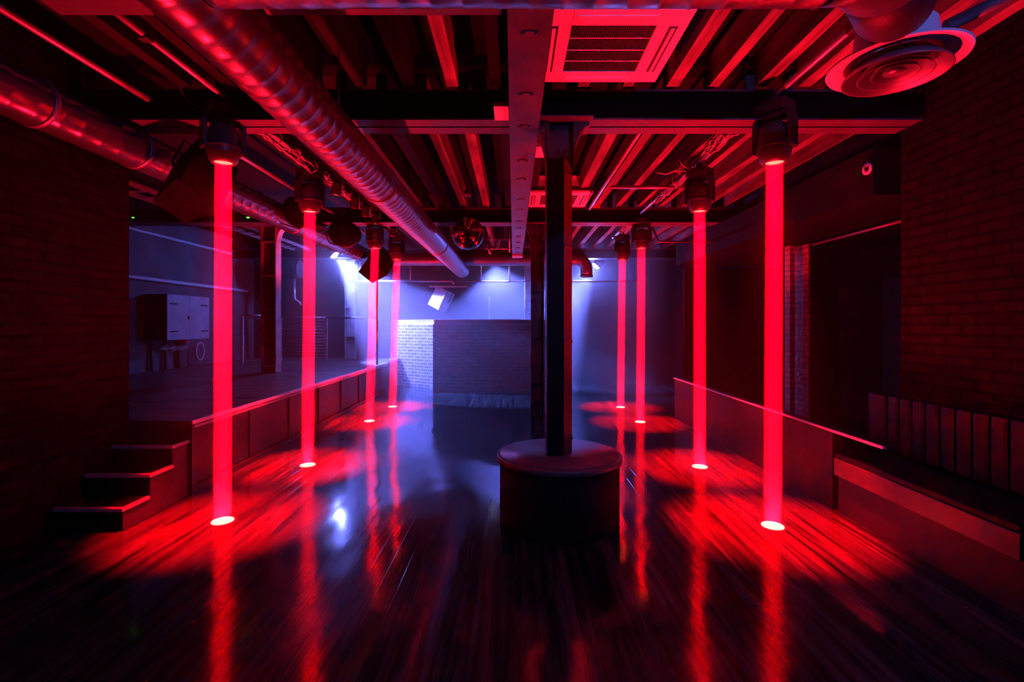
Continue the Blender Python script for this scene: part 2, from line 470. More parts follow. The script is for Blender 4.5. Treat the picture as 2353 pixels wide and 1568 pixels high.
cross_beam(2.29, -2.25, -0.06, 'short steel cross beam beside the front end of the girder')

g = thing('ceiling_girder', 'long grey steel girder running down the middle of the ceiling', 'girder', (.08, 6, 2.98), kind='structure')
MB().box(-.03, .19, 1.9, 10.2, 2.97, 2.992).build('bottom_flange', M['girder'], g)
MB().box(.062, .098, 1.9, 10.2, 2.993, 3.28).build('web', M['girder'], g)
b_ = MB()
for i, y in enumerate((2.45, 3.1, 3.6, 4.35, 4.9, 5.7, 6.2, 6.9, 7.4, 8.1, 8.7, 9.3, 9.9)):
    b_.rbox((.08, y, 2.966), (.05, .035, .008), bev=.002)
    b_.cyl((.045, y, 2.962), (.045, y, 2.952), .012, 8).cyl((.115, y, 2.962), (.115, y, 2.952), .012, 8)
b_.build('bolt_plates', M['bolt'], g)
MB().box(-.03, .19, 10.2, 10.5, 2.93, 3.1, .01).build('end_box', M['col_grey'], g)

# ------------------------------------------------------------------ steel columns
def column(x, y, z0, z1, label, w=.2, d=.2, mf='black_steel', mw='black_steel', battens=(0.95, 1.5, 2.15), cap=True, conduit=True, face=1):
    t = thing('steel_column', label, 'column', (x, y, z0), 'steel columns', 'structure')
    ff = .016
    MB().box(x - w / 2, x - w / 2 + ff, y - d / 2, y + d / 2, z0, z1).build('flange', M[mf], t)
    MB().box(x + w / 2 - ff, x + w / 2, y - d / 2 if not conduit else y + .004, y + d / 2, z0, z1).build('flange', M[mf], t)
    MB().box(x - w / 2 + ff, x + w / 2 - ff, y - .012, y + .012, z0, z1).build('web', M[mw], t)
    sb = MB()
    for z in battens:
        if z0 < z < z1:
            sb.box(x - w / 2 + ff, x + w / 2 - ff, y - d / 2 + .01 if not conduit else y + .014, y + d / 2 - .01, z, z + .022)
    sb.build('stiffeners', M[mf], t)
    if conduit:
        yf = y - d / 2
        MB().box(x - w / 2 + .001, x + .018, yf - .014, yf - .001, z0, z1 - .3).build('face_plate', M['face'], t)
        pl = MB().prism([(x + .022, yf - .012), (x + .028, yf - .012), (x + w / 2 - .002, y - .015), (x + w / 2 - .002, y - .008), (x + .022, yf - .002)], 'Z', z0, z1 - .3).build('side_plate', M['drain'], t)  # red-tinted plate, slanted to catch the right-hand beams
        for z in battens:
            MB().prism([(x + .02, yf - .014), (x + .032, yf - .016), (x + w / 2 + .002, y - .024), (x + w / 2 + .002, y - .01)], 'Z', z, z + .022).build('batten', M['drain'], pl)
    if cap:
        hb = MB()
        for s in (-1, 1):
            pts = [(x + s * w / 2, z1 - .36)]
            for k in range(7):
                a = k / 6 * PI / 2
                pts.append((x + s * (w / 2 + .12 * (1 - math.cos(a))), z1 - .36 + .32 * math.sin(a)))
            pts += [(x + s * (w / 2 + .12), z1 - .012), (x + s * w / 2, z1 - .012)]
            hb.prism(pts, 'Y', y - d / 2 + .02, y + d / 2 - .02)
        hb.build('haunches', M[mf], t)
        MB().box(x - w / 2 - .14, x + w / 2 + .14, y - .17, y + .17, z1 - .012, z1 - .001).build('cap_plate', M['steel'], t)
    return t
POD = (.35, 3.75)
column(.35, 3.75, .521, 3.04, 'black steel column rising from the round podium', battens=(.62, 1.36, 2.07, 2.62))
column(.365, 7.5, 0, 3.04, 'black steel column farther back behind the podium column', w=.2, d=.2, battens=(.6, 1.3, 2.0), conduit=False)
column(-4.32, 8.68, .657, 3.24, 'steel column standing on the stage with pale flange edges', w=.27, d=.2, mf='col_grey', mw='col_web', battens=(.75, 1.2, 1.75, 2.35, 2.95), conduit=False)
column(-3.98, 11.95, .657, 3.5, 'pale steel column at the back corner of the stage', w=.25, d=.2, mf='col_grey', mw='col_grey', battens=(1.2, 1.9), cap=False, conduit=False)
column(.38, 11.95, 0, 3.5, 'pale steel column behind the brick booth', w=.22, d=.2, mf='col_grey', mw='col_grey', battens=(1.0, 2.0), cap=True, conduit=False)

# ------------------------------------------------------------------ podium
t = thing('round_podium', 'low round black podium with ribbed metal top around the column', 'podium', (POD[0], POD[1], 0))
MB().lathe([(0, .001), (.44, .001), (.455, .02), (.455, .47), (0, .47)], (POD[0], POD[1], 0), 64).build('drum', M['podium'], t)
MB().lathe([(.455, .465), (.476, .468), (.478, .505), (.468, .513), (.455, .513), (.455, .465)], (POD[0], POD[1], 0), 64).build('rim', M['rim'], t)
MB().lathe([(0, .472), (.454, .472), (.454, .518), (0, .518)], (POD[0], POD[1], 0), 64).build('top_plate', M['tread'], t)

# ------------------------------------------------------------------ stage
SX, SZ = -2.8, .655
t = thing('stage', 'raised black stage with a bright metal edge along the left of the floor', 'stage', (-4.6, 7.6, 0))
MB().box(XL + .01, SX - .03, 4.28, 12.28, SZ - .05, SZ).build('deck', M['stage_deck'], t)
MB().box(XL + .01, SX - .10, 4.30, 12.28, 0.001, SZ - .051).build('frame', M['stage_dark'], t)
MB().box(SX - .029, SX, 4.27, 10.9, SZ - .028, SZ + .004, .004).build('edge_trim', M['trim'], t)
MB().box(SX - .07, SX - .035, 4.27, 10.9, SZ - .075, SZ - .052).build('lower_rail', M['nosing'], t)
fy = 4.36
while fy < 10.8:
    y1 = min(fy + .93, 10.88)
    p = MB().box(SX - .095, SX - .06, fy + .035, y1 - .035, .07, SZ - .08, .004)
    p.build('front_panel', M['stage_front'], t)
    MB().box(SX - .098, SX - .045, fy - .028, fy + .028, .06, SZ - .078).build('batten', M['stage_front'], t)
    fy += .93
MB().box(SX - .095, SX - .03, 4.29, 10.9, .001, .058, .004).build('skirting', M['stage_front'], t)
MB().box(-3.35, SX - .015, 4.262, 4.279, .001, SZ - .001).build('end_board', M['stage_dark'], t)
MB().box(SX - .055, SX - .012, 4.262, 4.30, .001, SZ - .03).build('corner_post', M['stage_dark'], t)

# steps
t = thing('stage_steps', 'short flight of three black steps up to the stage', 'steps', (-3.08, 3.85, 0))
for i, (yf, zt) in enumerate(((3.53, .164), (3.80, .328), (4.05, .49))):
    s = MB().box(-3.34, -2.85, yf + .006, 4.258, zt - .164 + .001, zt - .02).build('step', M['step'], t)
    n = MB().box(-3.34, -2.838, yf, 4.258 if i == 2 else yf + .29, zt - .019, zt, .004)
    n.build('tread', M['step'], s)
    nb = MB().box(-3.34, -2.828, yf - .008, yf + .03, zt - .022, zt + .004, .003).box(-2.852, -2.826, yf + .031, (4.256, 3.80 + .27, 4.0)[0] if i == 2 else yf + .26, zt - .022, zt + .004, .003)
    nb.build('nosing', M['nosing'], s)
MB().prism([(3.54, .002), (4.25, .002), (4.25, .465), (4.06, .465), (4.06, .30), (3.81, .30), (3.81, .138), (3.54, .138)], 'X', -2.849, -2.836).build('side_board', M['step_side'], t)

# ------------------------------------------------------------------ low divider, bench, right side
t = thing('low_divider', 'low dark divider with a thin bright top rail right of the floor', 'divider', (2.63, 6, 0))
MB().box(2.585, 2.68, 3.95, 7.82, .001, .62).build('panel', M['divider'], t)
MB().box(2.575, 2.60, 3.4, 7.85, .628, .648, .003).build('top_rail', M['trim'], t)
MB().box(2.60, 2.70, 3.4, 7.85, .6205, .640).build('ledge', M['divider'], t)

def bench(y0, y1, label):
    t = thing('padded_bench', label, 'bench', (2.83, (y0 + y1) / 2, 0), 'padded benches along the right wall')
    MB().box(2.60, 3.09, y0, y1, .001, .30).build('base', M['bench_base'], t)
    MB().box(2.56, 2.60, y0 + .005, y1 - .005, .301, .435, .004).build('front_rail', M['bench_front'], t)
    MB().box(2.57, 2.98, y0, y1, .436, .475, .018).build('seat_pad', M['leather'], t)
    bk = MB()
    n = int((y1 - y0) / .115)
    for k in range(n):
        ya = y0 + (y1 - y0) * k / n; yb = y0 + (y1 - y0) * (k + 1) / n
        bk.box(2.985, 3.085, ya + .004, yb - .004, .477, .93, .028)
    bk.build('backrest', M['leather'], t)
    return t
t = bench(2.46, 3.9, 'black padded bench with upright channels under the brick wall')
MB().box(2.98, 3.09, 3.905, 4.1, .49, .93, .03).build('end_pad', M['leather'], t)
bench(1.0, 2.45, 'second padded bench section running out of view at the right edge')

t = thing('brick_pier', 'narrow peeling brick pier lit purple behind the divider', 'brick pier', (3.93, 6.8, 0), kind='structure')
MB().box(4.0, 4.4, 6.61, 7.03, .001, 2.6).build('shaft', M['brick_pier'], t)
pp = MB(); rp = random.Random(5)
for k in range(34):
    y = rp.uniform(6.64, 7.0); z = rp.choice((rp.uniform(.7, 1.05), rp.uniform(1.05, 2.1)))
    a = rp.uniform(.012, .045); b = rp.uniform(.008, .035)
    pp.prism([(y + a * math.cos(q * PI / 4) * rp.uniform(.6, 1.2), z + b * math.sin(q * PI / 4) * rp.uniform(.6, 1.2)) for q in range(8)], 'X', 3.992, 3.9995)
pp.build('flaking_paint', M['pale_paint'], t)
MB().box(4.02, 4.4, 6.585, 6.609, .001, 2.6).build('dark_jamb', M['black_wall'], t)  # black sheet that paints the pier's front face in shade
t = thing('brick_pier', 'slimmer brick strip left of the peeling pier', 'brick pier', (3.87, 6.85, 0), kind='structure')
MB().box(3.85, 3.92, 6.79, 6.92, .001, 2.6).build('shaft', M['brick_pier'], t)
tag(MB().tube([(4.04, 4.0, 2.58), (4.04, 7.2, 2.58)], .02, 10).build('hanging_rail', M['pipe']), 'thin pale rail crossing above the brick pier', 'rail')
t = thing('door_right', 'dark glossy door in the shade beyond the brick pier', 'door', (5.27, 6.4, 0), kind='structure')
MB().box(5.22, 5.298, 5.9, 6.9, .001, 2.15).build('leaf', M['door'], t)
MB().box(5.20, 5.299, 5.8, 5.89, .001, 2.25).box(5.20, 5.299, 6.91, 7.0, .001, 2.25).box(5.20, 5.299, 5.891, 6.909, 2.16, 2.25).build('frame', M['black_wall'], t)
MB().tube([(5.19, 6.02, 1.05), (5.17, 6.02, 1.05), (5.17, 6.14, 1.05)], .01, 8).build('handle', M['pipe'], t)
tag(MB().box(3.3, 5.29, 9.4, 9.5, 0.001, 2.6).build('wall_screen', M['black_wall']), 'black partition at the back right beyond the divider', 'partition', kind='structure')
tag(MB().box(3.1, XR - .01, 4.2, 9.3, 2.62, 3.03).build('ceiling_bulkhead', M['black_wall']), 'dark boxed bulkhead over the seating on the right', 'bulkhead', kind='structure')
o = MB().lathe([(.028, 0), (.05, .004), (.055, .02), (.028, .02)], (0, 0, 0), 20, Matrix.Translation((3.098, 4.25, 2.86)) @ Matrix.Rotation(-PI / 2, 4, 'Y'))
tag(o.build('recessed_spotlight', M['pale_paint']), 'tiny round pale ringed fitting on the dark bulkhead', 'light fitting')

# ------------------------------------------------------------------ DJ booth
BZ = 1.485
t = thing('brick_booth', 'waist-high brick booth at the back of the floor with clear guard', 'booth', (-.4, 10.9, 0))
MB().box(-1.77, 1.0, 10.7, 10.92, .001, BZ).build('front_wall', M['brick_booth'], t)
MB().box(-1.77, 1.0, 10.69, 10.94, BZ + .001, BZ + .02).build('coping', M['guard'], t)
MB().tube([(-1.75, 10.72, BZ + .02), (-1.75, 10.72, BZ + .10), (-1.72, 10.72, BZ + .125), (.98, 10.72, BZ + .125), (.98, 10.72, BZ + .02)], .008, 8).build('guard_rail', M['pipe'], t)
MB().box(-1.74, .97, 10.717, 10.723, BZ + .022, BZ + .116).build('guard_panel', M['guard'], t)
d = Vector((-1.3, .9, 0)).normalized()
ang = math.atan2(.9, -1.3)
nrm = Vector((-d.y, d.x, 0))
if nrm.y > 0: nrm = -nrm
p0 = Vector((-1.9, 11.5, 0)); Ls = 1.8
t = thing('brick_side_wall', 'bright-lit angled brick wall left of the booth front', 'brick wall', (-2.6, 12, 0))
def slab(z0, z1, off0, off1, l0=0, l1=Ls):
    q = [p0 + d * l0 - nrm * off0, p0 + d * l1 - nrm * off0, p0 + d * l1 - nrm * off1, p0 + d * l0 - nrm * off1]
    return MB().prism([(v.x, v.y) for v in q], 'Z', z0, z1)
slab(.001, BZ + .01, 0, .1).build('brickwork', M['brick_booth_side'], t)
slab(BZ + .011, BZ + .11, 0.02, .08, .0, 1.5).build('upstand', M['cupboard'], t)
slab(BZ + .111, BZ + .13, 0.0, .1, .0, 1.5).build('coping', M['trim'], t)
tag(MB().box(-.62, -.60, 12.27, 12.298, 1.6, 2.2).build('wall_conduit', M['pipe']), 'thin vertical conduit on the back wall above the booth', 'conduit')

# rear hanging pipe with drop rods
t = thing('hanging_pipe', 'horizontal pipe on drop rods above the booth', 'pipe', (-.5, 11.6, 2.5))
MB().tube([(-3.95, 11.6, 2.53), (-1.55, 11.6, 2.535), (-1.45, 11.6, 2.525), (-1.42, 11.6, 2.45)], .028, 10).build('pipe', M['pipe'], t)
MB().tube([(-1.9, 11.66, 2.53), (3.0, 11.66, 2.53)], .022, 10).build('rear_pipe', M['pipe'], t)
for x in (-3.66, -2.46, -.78, -.10):
    MB().cyl((x, 11.63, 2.53), (x, 11.63, 3.04), .022, 10).build('drop_rod', M['pipe'], t)
MB().box(-2.0, -1.1, 11.58, 11.62, 2.38, 2.42).build('clamp_bar', M['cupboard'], t)

# ------------------------------------------------------------------ moving heads + shafts + painted beam spots on the floor
RIGHT = [((1.944, 3.63), (1.93, 3.63), 2.70), ((1.962, 5.14), (1.964, 5.14), 2.69), ((1.968, 7.5), (1.95, 7.5), 2.67), ((1.972, 8.84), (1.942, 8.84), 2.67)]
LEFT = [((-2.215, 3.72), (-2.22, 3.72), 2.73), ((-2.172, 5.2), (-2.196, 5.2), 2.70), ((-2.150, 7.57), (-2.237, 7.57), 2.68), ((-2.128, 8.89), (-2.207, 8.89), 2.68)]

def moving_head(loc, rz, label):
    """local frame: z=0 at the lens"""
    t = thing('moving_head_spotlight', label, 'stage light', (0, 0, 0), 'moving head lights on the ceiling pipes')
    MB().box(-.115, .115, -.085, .085, .365, .445, .016).box(-.08, .08, -.06, .06, .445, .458, .004).build('base', M['plastic'], t)
    cb = MB().box(-.025, .025, -.022, .022, .459, .495, .004)
    cb.tube([(0, .036 * math.cos(a), .53 + .036 * math.sin(a)) for a in [R(-200 + 22 * k) for k in range(11)]], .009, 6)
    cb.build('clamp', M['pipe_black'], t)
    y = MB()
    for s in (-1, 1):
        pf = [(s * .121, .10), (s * .132, .088), (s * .146, .10), (s * .148, .30), (s * .128, .363), (s * .07, .363), (s * .118, .31)]
        y.prism(pf, 'Y', -.048, .048)
    y.box(-.075, .075, -.048, .048, .325, .363, .008)
    y.build('yoke', M['plastic'], t)
    h = MB().lathe([(0, .30), (.06, .298), (.092, .275), (.108, .22), (.116, .14), (.113, .075), (.101, .025), (.086, .001), (.074, -.003), (.066, .002), (.0635, .016), (0, .018)], (0, 0, 0), 40)
    hd = h.build('head', M['plastic_head'], t)
    MB().lathe([(.1145, .108), (.119, .112), (.119, .135), (.1145, .14)], (0, 0, 0), 40).build('trim_ring', M['plastic'], hd)
    MB().lathe([(.0, .003), (.035, .005), (.0625, .010)], (0, 0, 0), 28).build('lens', M['lens_head'], t)
    t.location = loc; t.rotation_euler = (0, 0, rz)
    return t

LBL_L = ['nearest left moving head, its beam landing by the stage steps', 'second moving head on the left pipe above the stage edge',
         'third moving head on the left pipe, in front of the angled hanging speaker', 'farthest left moving head, its beam crossing the lit brick wall']
LBL_R = ['nearest right moving head beside the round air diffuser', 'second moving head on the right pipe, above the low divider',
         'third moving head on the right pipe, past the second air unit', 'farthest right moving head near the elbow of the duct']
SH_L = ['red light beam nearest the stage steps', 'second red beam along the stage edge', 'third left beam, turning pink before the stage corner', 'farthest left beam crossing the bright brick wall']
SH_R = ['thick red beam at the right in front of the low divider', 'second red beam on the right, crossing the divider rail', 'third right beam, right of the two thin far beams', 'farthest thin red beam on the right']
SPOT_L = ['white-hot round floor light near the stage steps', 'round floor light along the stage front, second from the steps', 'small round floor light by the far end of the stage', 'farthest left floor light before the lit brick wall']
SPOT_R = ['white-hot round floor light nearest the padded bench', 'round floor light beside the low divider', 'small round floor light right of the podium', 'farthest right floor light beyond the podium']

RED = (1.0, 0.0, 0.0011)
P_BEAM, P_SPILL, P_UP, UP_SPREAD = 560.0, 12500.0, 108.0, 110
head0 = None; spot0 = None
for side, lst in enumerate((LEFT, RIGHT)):
    for i, (top, bot, zl) in enumerate(lst):
        lab = (LBL_L, LBL_R)[side][i]
        rz = R((-128, -52)[side] + (i % 3) * 9 - 6)
        if head0 is None:
            head0 = moving_head((top[0], top[1], zl), rz, lab)
        else:
            dup(head0, (top[0], top[1], zl), lab, rz)
        # shaft of lit haze
        a = Vector((top[0], top[1], zl - .004)); b = Vector((bot[0], bot[1], .022))
        s = MB().cyl(a, b, .0575, 28, .061)
        sh = s.build('light_shaft', M['shaft'], None, origin=b)
        tag(sh, (SH_L, SH_R)[side][i], 'light beam', 'red light beams through the haze')
        # emissive disc painting the bright spot where the beam lands
        if spot0 is None:
            spot0 = MB().lathe([(.079, .0005), (.077, .0045), (0, .006)], (0, 0, 0), 18).build('floor_light', M['lens_floor'])
            spot0.location = (bot[0], bot[1], 0); tag(spot0, SPOT_L[0], 'floor light', 'round lights on the floor under the beams')
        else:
            f = spot0.copy(); COL.objects.link(f); f.location = (bot[0], bot[1], 0); f['label'] = (SPOT_L, SPOT_R)[side][i]
        # lamps
        ld = bpy.data.lights.new('beam_lamp', 'AREA'); ld.shape = 'DISK'; ld.size = .112; ld.spread = R(2.0); ld.energy = P_BEAM / 2; ld.color = (1.0, 0.0, 0.0007)
        for q in range(2):      # same lamp doubled at half energy each, for less noise
            lo = bpy.data.objects.new('beam_lamp', ld); COL.objects.link(lo); lo.location = a
            lo.rotation_euler = (b - a).to_track_quat('-Z', 'Y').to_euler()
        ud = bpy.data.lights.new('floor_uplight', 'AREA'); ud.shape = 'DISK'; ud.size = .16; ud.spread = R(UP_SPREAD); ud.energy = P_UP; ud.color = (1.0, 0.004, 0.022)
        uo = bpy.data.objects.new('floor_uplight', ud); COL.objects.link(uo); uo.location = (bot[0], bot[1], .0065); uo.rotation_euler = (PI, 0, 0)  # added upward fill replacing the bounce off the beam spot
        sd = bpy.data.lights.new('spill_lamp', 'SPOT'); sd.spot_size = R(35); sd.spot_blend = 1.0; sd.shadow_soft_size = .05; sd.energy = P_SPILL; sd.color = RED
        so = bpy.data.objects.new('spill_lamp', sd); COL.objects.link(so); so.location = a - Vector((0, 0, .01))
        so.rotation_euler = (b - a).to_track_quat('-Z', 'Y').to_euler()

# ------------------------------------------------------------------ lighting pipes
def light_pipe(x, y0, y1, z, label, hang):
    t = thing('hanging_lighting_pipe', label, 'lighting pipe', (x, (y0 + y1) / 2, z), 'lighting pipes under the ceiling')
    MB().tube([(x, y0, z), (x, y1, z)], .025, 14).build('pipe', M['pipe'], t)
    for yy in hang:
        MB().cyl((x, yy, z + .02), (x, yy, ZC - .01), .009, 8).box(x - .03, x + .03, yy - .03, yy + .03, z - .035, z + .035, .01).build('hanger', M['pipe_black'], t)
light_pipe(-2.19, 1.0, 9.6, 3.225, 'pipe carrying the lights along the stage edge', (1.4, 2.9, 4.3, 6.1, 8.2, 9.4))
light_pipe(1.955, .6, 9.6, 3.215, 'pipe carrying the lights above the right of the floor', (1.2, 2.8, 4.2, 6.0, 8.0, 9.4))

# cable bundles strapped to the pipes
def bundle(x, z, pts, seed, label):
    rr = random.Random(seed)
    m = MB()
    for c in range(5):
        ox, oz = rr.uniform(-.035, .035), rr.uniform(-.03, .035)
        P = []
        for k, y in enumerate(pts):
            sag = .045 * math.sin(k * 1.9 + c) + rr.uniform(-.012, .012)
            P.append((x + ox + rr.uniform(-.02, .02), y, z + oz - abs(sag)))
        m.tube(P, .0085, 6)
    for y in pts[::3]:
        m.tube([(x + .055 * math.cos(q * PI / 4), y, z - .01 + .055 * math.sin(q * PI / 4)) for q in range(9)], .006, 5)
    for k in range(7):
        y = pts[0] + rr.uniform(-.05, .05)
        m.tube([(x - .02, y, z - .02), (x - .06 - rr.uniform(0, .05), y - rr.uniform(0, .05), z + rr.uniform(-.06, .08)), (x - .10 - rr.uniform(0, .06), y - .03, z + rr.uniform(-.08, .12))], .006, 6)
    tag(m.build('cable_bundle', M['cable']), label, 'cables', 'cable bundles on the lighting pipes')
bundle(1.87, 3.185, [3.86 + .13 * k for k in range(8)], 1, 'strapped cable bundle just behind the nearest right moving head')
bundle(1.88, 3.17, [5.2 + .14 * k for k in range(10)], 2, 'strapped cable bundle behind the second right moving head')
bundle(1.88, 3.17, [7.55 + .14 * k for k in range(9)], 3, 'cable bundle behind the third right moving head')
bundle(-2.09, 3.15, [3.9 + .13 * k for k in range(10)], 4, 'tangled cables behind the nearest left moving head')
bundle(-2.09, 3.15, [5.4 + .15 * k for k in range(13)], 5, 'cables running to the small lamps on the left pipe')
tag(MB().tube([(-2.33, 3.7, 3.12), (-2.45, 3.68, 3.18), (-2.50, 3.66, 3.26), (-2.47, 3.66, 3.34), (-2.40, 3.68, 3.36)], .007, 8).build('hanging_cable', M['cable']), 'loose cable loop by the nearest left moving head', 'cable')
tag(MB().tube([(1.66, 5.9, 3.42), (1.68, 5.7, 3.28), (1.73, 5.5, 3.2), (1.80, 5.35, 3.2), (1.9, 5.25, 3.24)], .011, 8).build('hanging_cable', M['cable']), 'cable swag drooping to the second right moving head', 'cable')

# small par lamps on the left pipe
def par(loc, rot, label):
    t = thing('par_spotlight', label, 'stage lamp', (0, 0, 0), 'small lamps on the left pipe')
    MB().lathe([(0, .16), (.035, .158), (.05, .13), (.055, .02), (.058, 0), (.052, 0), (.05, .01)], (0, 0, 0), 20).build('can', M['plastic'], t)
    MB().lathe([(0, -.006), (.03, -.003), (.05, .006)], (0, 0, 0), 20).build('lens', M['chrome'], t)  # amber glow painted as the lens reflection, not chrome
    MB().tube([(-.06, 0, .07), (-.066, 0, .16), (-.04, 0, .22), (.04, 0, .22), (.066, 0, .16), (.06, 0, .07)], .006, 6).build('bracket', M['plastic'], t)
    t.location = loc; t.rotation_euler = rot
    return t
PARL = ['small can lamp on the left pipe, nearest of five in a row', 'second can lamp in the row on the left pipe', 'middle can lamp in the row on the left pipe', 'fourth can lamp in the row on the left pipe', 'last can lamp before the farthest left moving head']
pr0 = None
for k, y in enumerate((5.6, 6.25, 6.7, 7.2, 8.2)):
    lc = (-2.04, y, 2.99)
    if pr0 is None: pr0 = par(lc, (R(14), R(12), 0), PARL[0])
    else:
        q = dup(pr0, lc, PARL[k]); q.rotation_euler = (R(14 + 4 * (k % 3)), R(12 - 5 * (k % 2)), 0)

# ------------------------------------------------------------------ ducts and pipes
t = thing('ventilation_duct', 'big spiral-seam duct running down the left of the ceiling', 'duct', (-1.15, 6, 2.7))
MB().spiral((-1.15, 1.30, 2.70), (-1.15, 10.9, 2.70), .155, .105, 44, .0035).build('tube', M['galv'], t)
for y in (4.16, 7.3):
    cb = MB().lathe([(.1565, -.022), (.166, -.02), (.166, .02), (.1565, .022)], (0, 0, 0), 44, Matrix.Translation((-1.15, y, 2.70)) @ Matrix.Rotation(PI / 2, 4, 'X'))
    cb.build('collar', M['galv_dull'], t)
for y in (3.2, 6.0, 8.8):
    MB().cyl((-1.15, y, 2.853), (-1.15, y, 3.5), .006, 6).build('hanger', M['pipe_black'], t)
t = thing('ventilation_duct', 'spiral duct crossing overhead at the top edge with an elbow', 'duct', (.1, 1.54, 2.7))
MB().spiral((-.985, 1.54, 2.70), (1.0, 1.54, 2.70), .17, .105, 44, .0035).build('tube', M['galv'], t)
MB().tube([(1.005, 1.54, 2.70), (1.10, 1.55, 2.71), (1.2, 1.60, 2.73), (1.29, 1.69, 2.76)], .168, 36).build('elbow', M['galv_dull'], t)
MB().tube([(1.295, 1.70, 2.765), (1.5, 1.93, 2.83), (1.66, 2.13, 2.91), (1.73, 2.22, 2.955)], .155, 32).build('flexible_tail', M['flex'], t)
# round diffuser
t = thing('air_vent_diffuser', 'round grey air diffuser with nested cones near the top right', 'air diffuser', (1.87, 2.39, 2.74))
C0 = (1.87, 2.39, 2.74)
MB().lathe([(.16, .20), (.17, .10), (.20, .045), (.285, .03), (.29, .04), (.20, .06), (.176, .11), (.166, .20)], C0, 48).build('outer_flange', M['white'], t)
MB().lathe([(.14, .06), (.215, -.02), (.222, -.022), (.222, -.016), (.146, .066)], C0, 48).build('cone', M['galv_dull'], t)
MB().lathe([(.10, .05), (.150, -.018), (.155, -.019), (.106, .056)], C0, 48).build('cone', M['galv_dull'], t)
MB().lathe([(.06, .045), (.095, -.012), (.099, -.013), (.066, .05)], C0, 48).build('cone', M['galv_dull'], t)
MB().lathe([(0, .04), (.03, .035), (.05, -.004), (.0, -.008)], C0, 40).build('centre_cone', M['galv_dull'], t)
tag(MB().tube([(2.06, 2.32, 2.92), (2.4, 2.2, 3.06), (3.05, 1.95, 3.25)], .03, 12).build('conduit_pipe_hanging', M['galv_dull']), 'conduit rising to the top right corner from the diffuser', 'conduit')

t = thing('ventilation_duct', 'slim duct running high along the left wall behind the speakers', 'duct', (-3.0, 6, 2.89))
MB().spiral((-3.0, -1.0, 2.89), (-3.0, 11.9, 2.89), .15, .16, 36, .003).build('tube', M['galv_dark'], t)
for y in (3.05, 3.85, 6.6, 9.2):
    cb = MB().lathe([(.151, -.018), (.158, -.016), (.158, .016), (.151, .018)], (0, 0, 0), 36, Matrix.Translation((-3.0, y, 2.89)) @ Matrix.Rotation(PI / 2, 4, 'X'))
    cb.build('collar', M['galv_dull'], t)
tag(MB().tube([(-2.75, .8, 3.2), (-2.75, 4.2, 3.2), (-2.75, 9.4, 3.2)], .026, 12).build('hanging_conduit', M['pipe']), 'straight conduit along the ceiling left of the lighting pipe', 'conduit')
t = thing('ventilation_duct', 'duct crossing above the booth and elbowing down at the right', 'duct', (-.5, 11.12, 2.97))
MB().spiral((-2.85, 11.12, 2.975), (1.45, 11.12, 2.975), .134, .12, 36, .003).build('tube', M['galv_dull'], t)
MB().tube([(1.45 + .215 * math.sin(a), 11.12, 2.975 - .215 * (1 - math.cos(a))) for a in [R(10 * k) for k in range(10)]] + [(1.665, 11.12, 2.58)], .136, 32).build('elbow', M['galv_dull'], t)
MB().lathe([(.136, -.012), (.15, -.012), (.15, .012), (.136, .012)], (1.665, 11.12, 2.60), 32).build('outlet_collar', M['galv_dull'], t)
t = thing('ventilation_duct', 'short stub of duct lit blue behind the stage column', 'duct', (-5.3, 11.5, 2.8))
MB().spiral((-5.7, 11.55, 2.81), (-5.05, 11.55, 2.81), .21, .12, 36, .003).build('tube', M['galv_dull'], t)
MB().tube([(-5.2, 11.55, 2.6), (-5.2, 11.55, 2.15), (-5.18, 11.55, 2.08), (-5.08, 11.55, 2.02), (-5.05, 11.55, 1.95)], .04, 12).build('drain_pipe', M['pipe'], t)
tag(MB().tube([(1.05, 4.0, 3.1), (1.05, 6.75, 3.1)], .018, 10).build('hanging_conduit', M['pipe']), 'thin conduit under the joists left of the right lighting pipe', 'conduit')
tag(MB().tube([(1.15, 5.75, 3.12), (2.25, 5.75, 3.12)], .02, 10).build('hanging_conduit', M['pipe']), 'short crosswise conduit behind the second right moving head', 'conduit')
tag(MB().tube([(2.12, 7.65, 3.18), (2.26, 7.65, 2.83), (2.30, 7.65, 2.80), (3.9, 7.65, 2.80)], .018, 8).build('hanging_conduit', M['pipe_black']), 'dark conduit dropping and turning right past the third right head', 'conduit')
tag(MB().tube([(-6.5, 6.0, 2.31), (-6.5, 11.9, 2.31)], .034, 10).build('wall_pipe', M['cable_white']), 'lower pale pipe along the stage wall above the cupboard', 'pipe')
tag(MB().tube([(-6.5, 6.0, 3.13), (-6.5, 11.2, 3.13)], .027, 10).build('wall_pipe', M['cable_white']), 'upper thin pipe along the stage wall', 'pipe')
t = thing('hanging_cable_tray', 'ladder cable tray under the ceiling over the stage', 'cable tray', (-4.75, 7.5, 3.2))
tb = MB().box(-4.95, -4.93, 5.4, 11, 3.16, 3.22).box(-4.6, -4.58, 5.4, 11, 3.16, 3.22)
for k in range(19):
    tb.box(-4.93, -4.6, 5.5 + .3 * k, 5.54 + .3 * k, 3.165, 3.18)
tb.build('tray', M['pipe'], t)

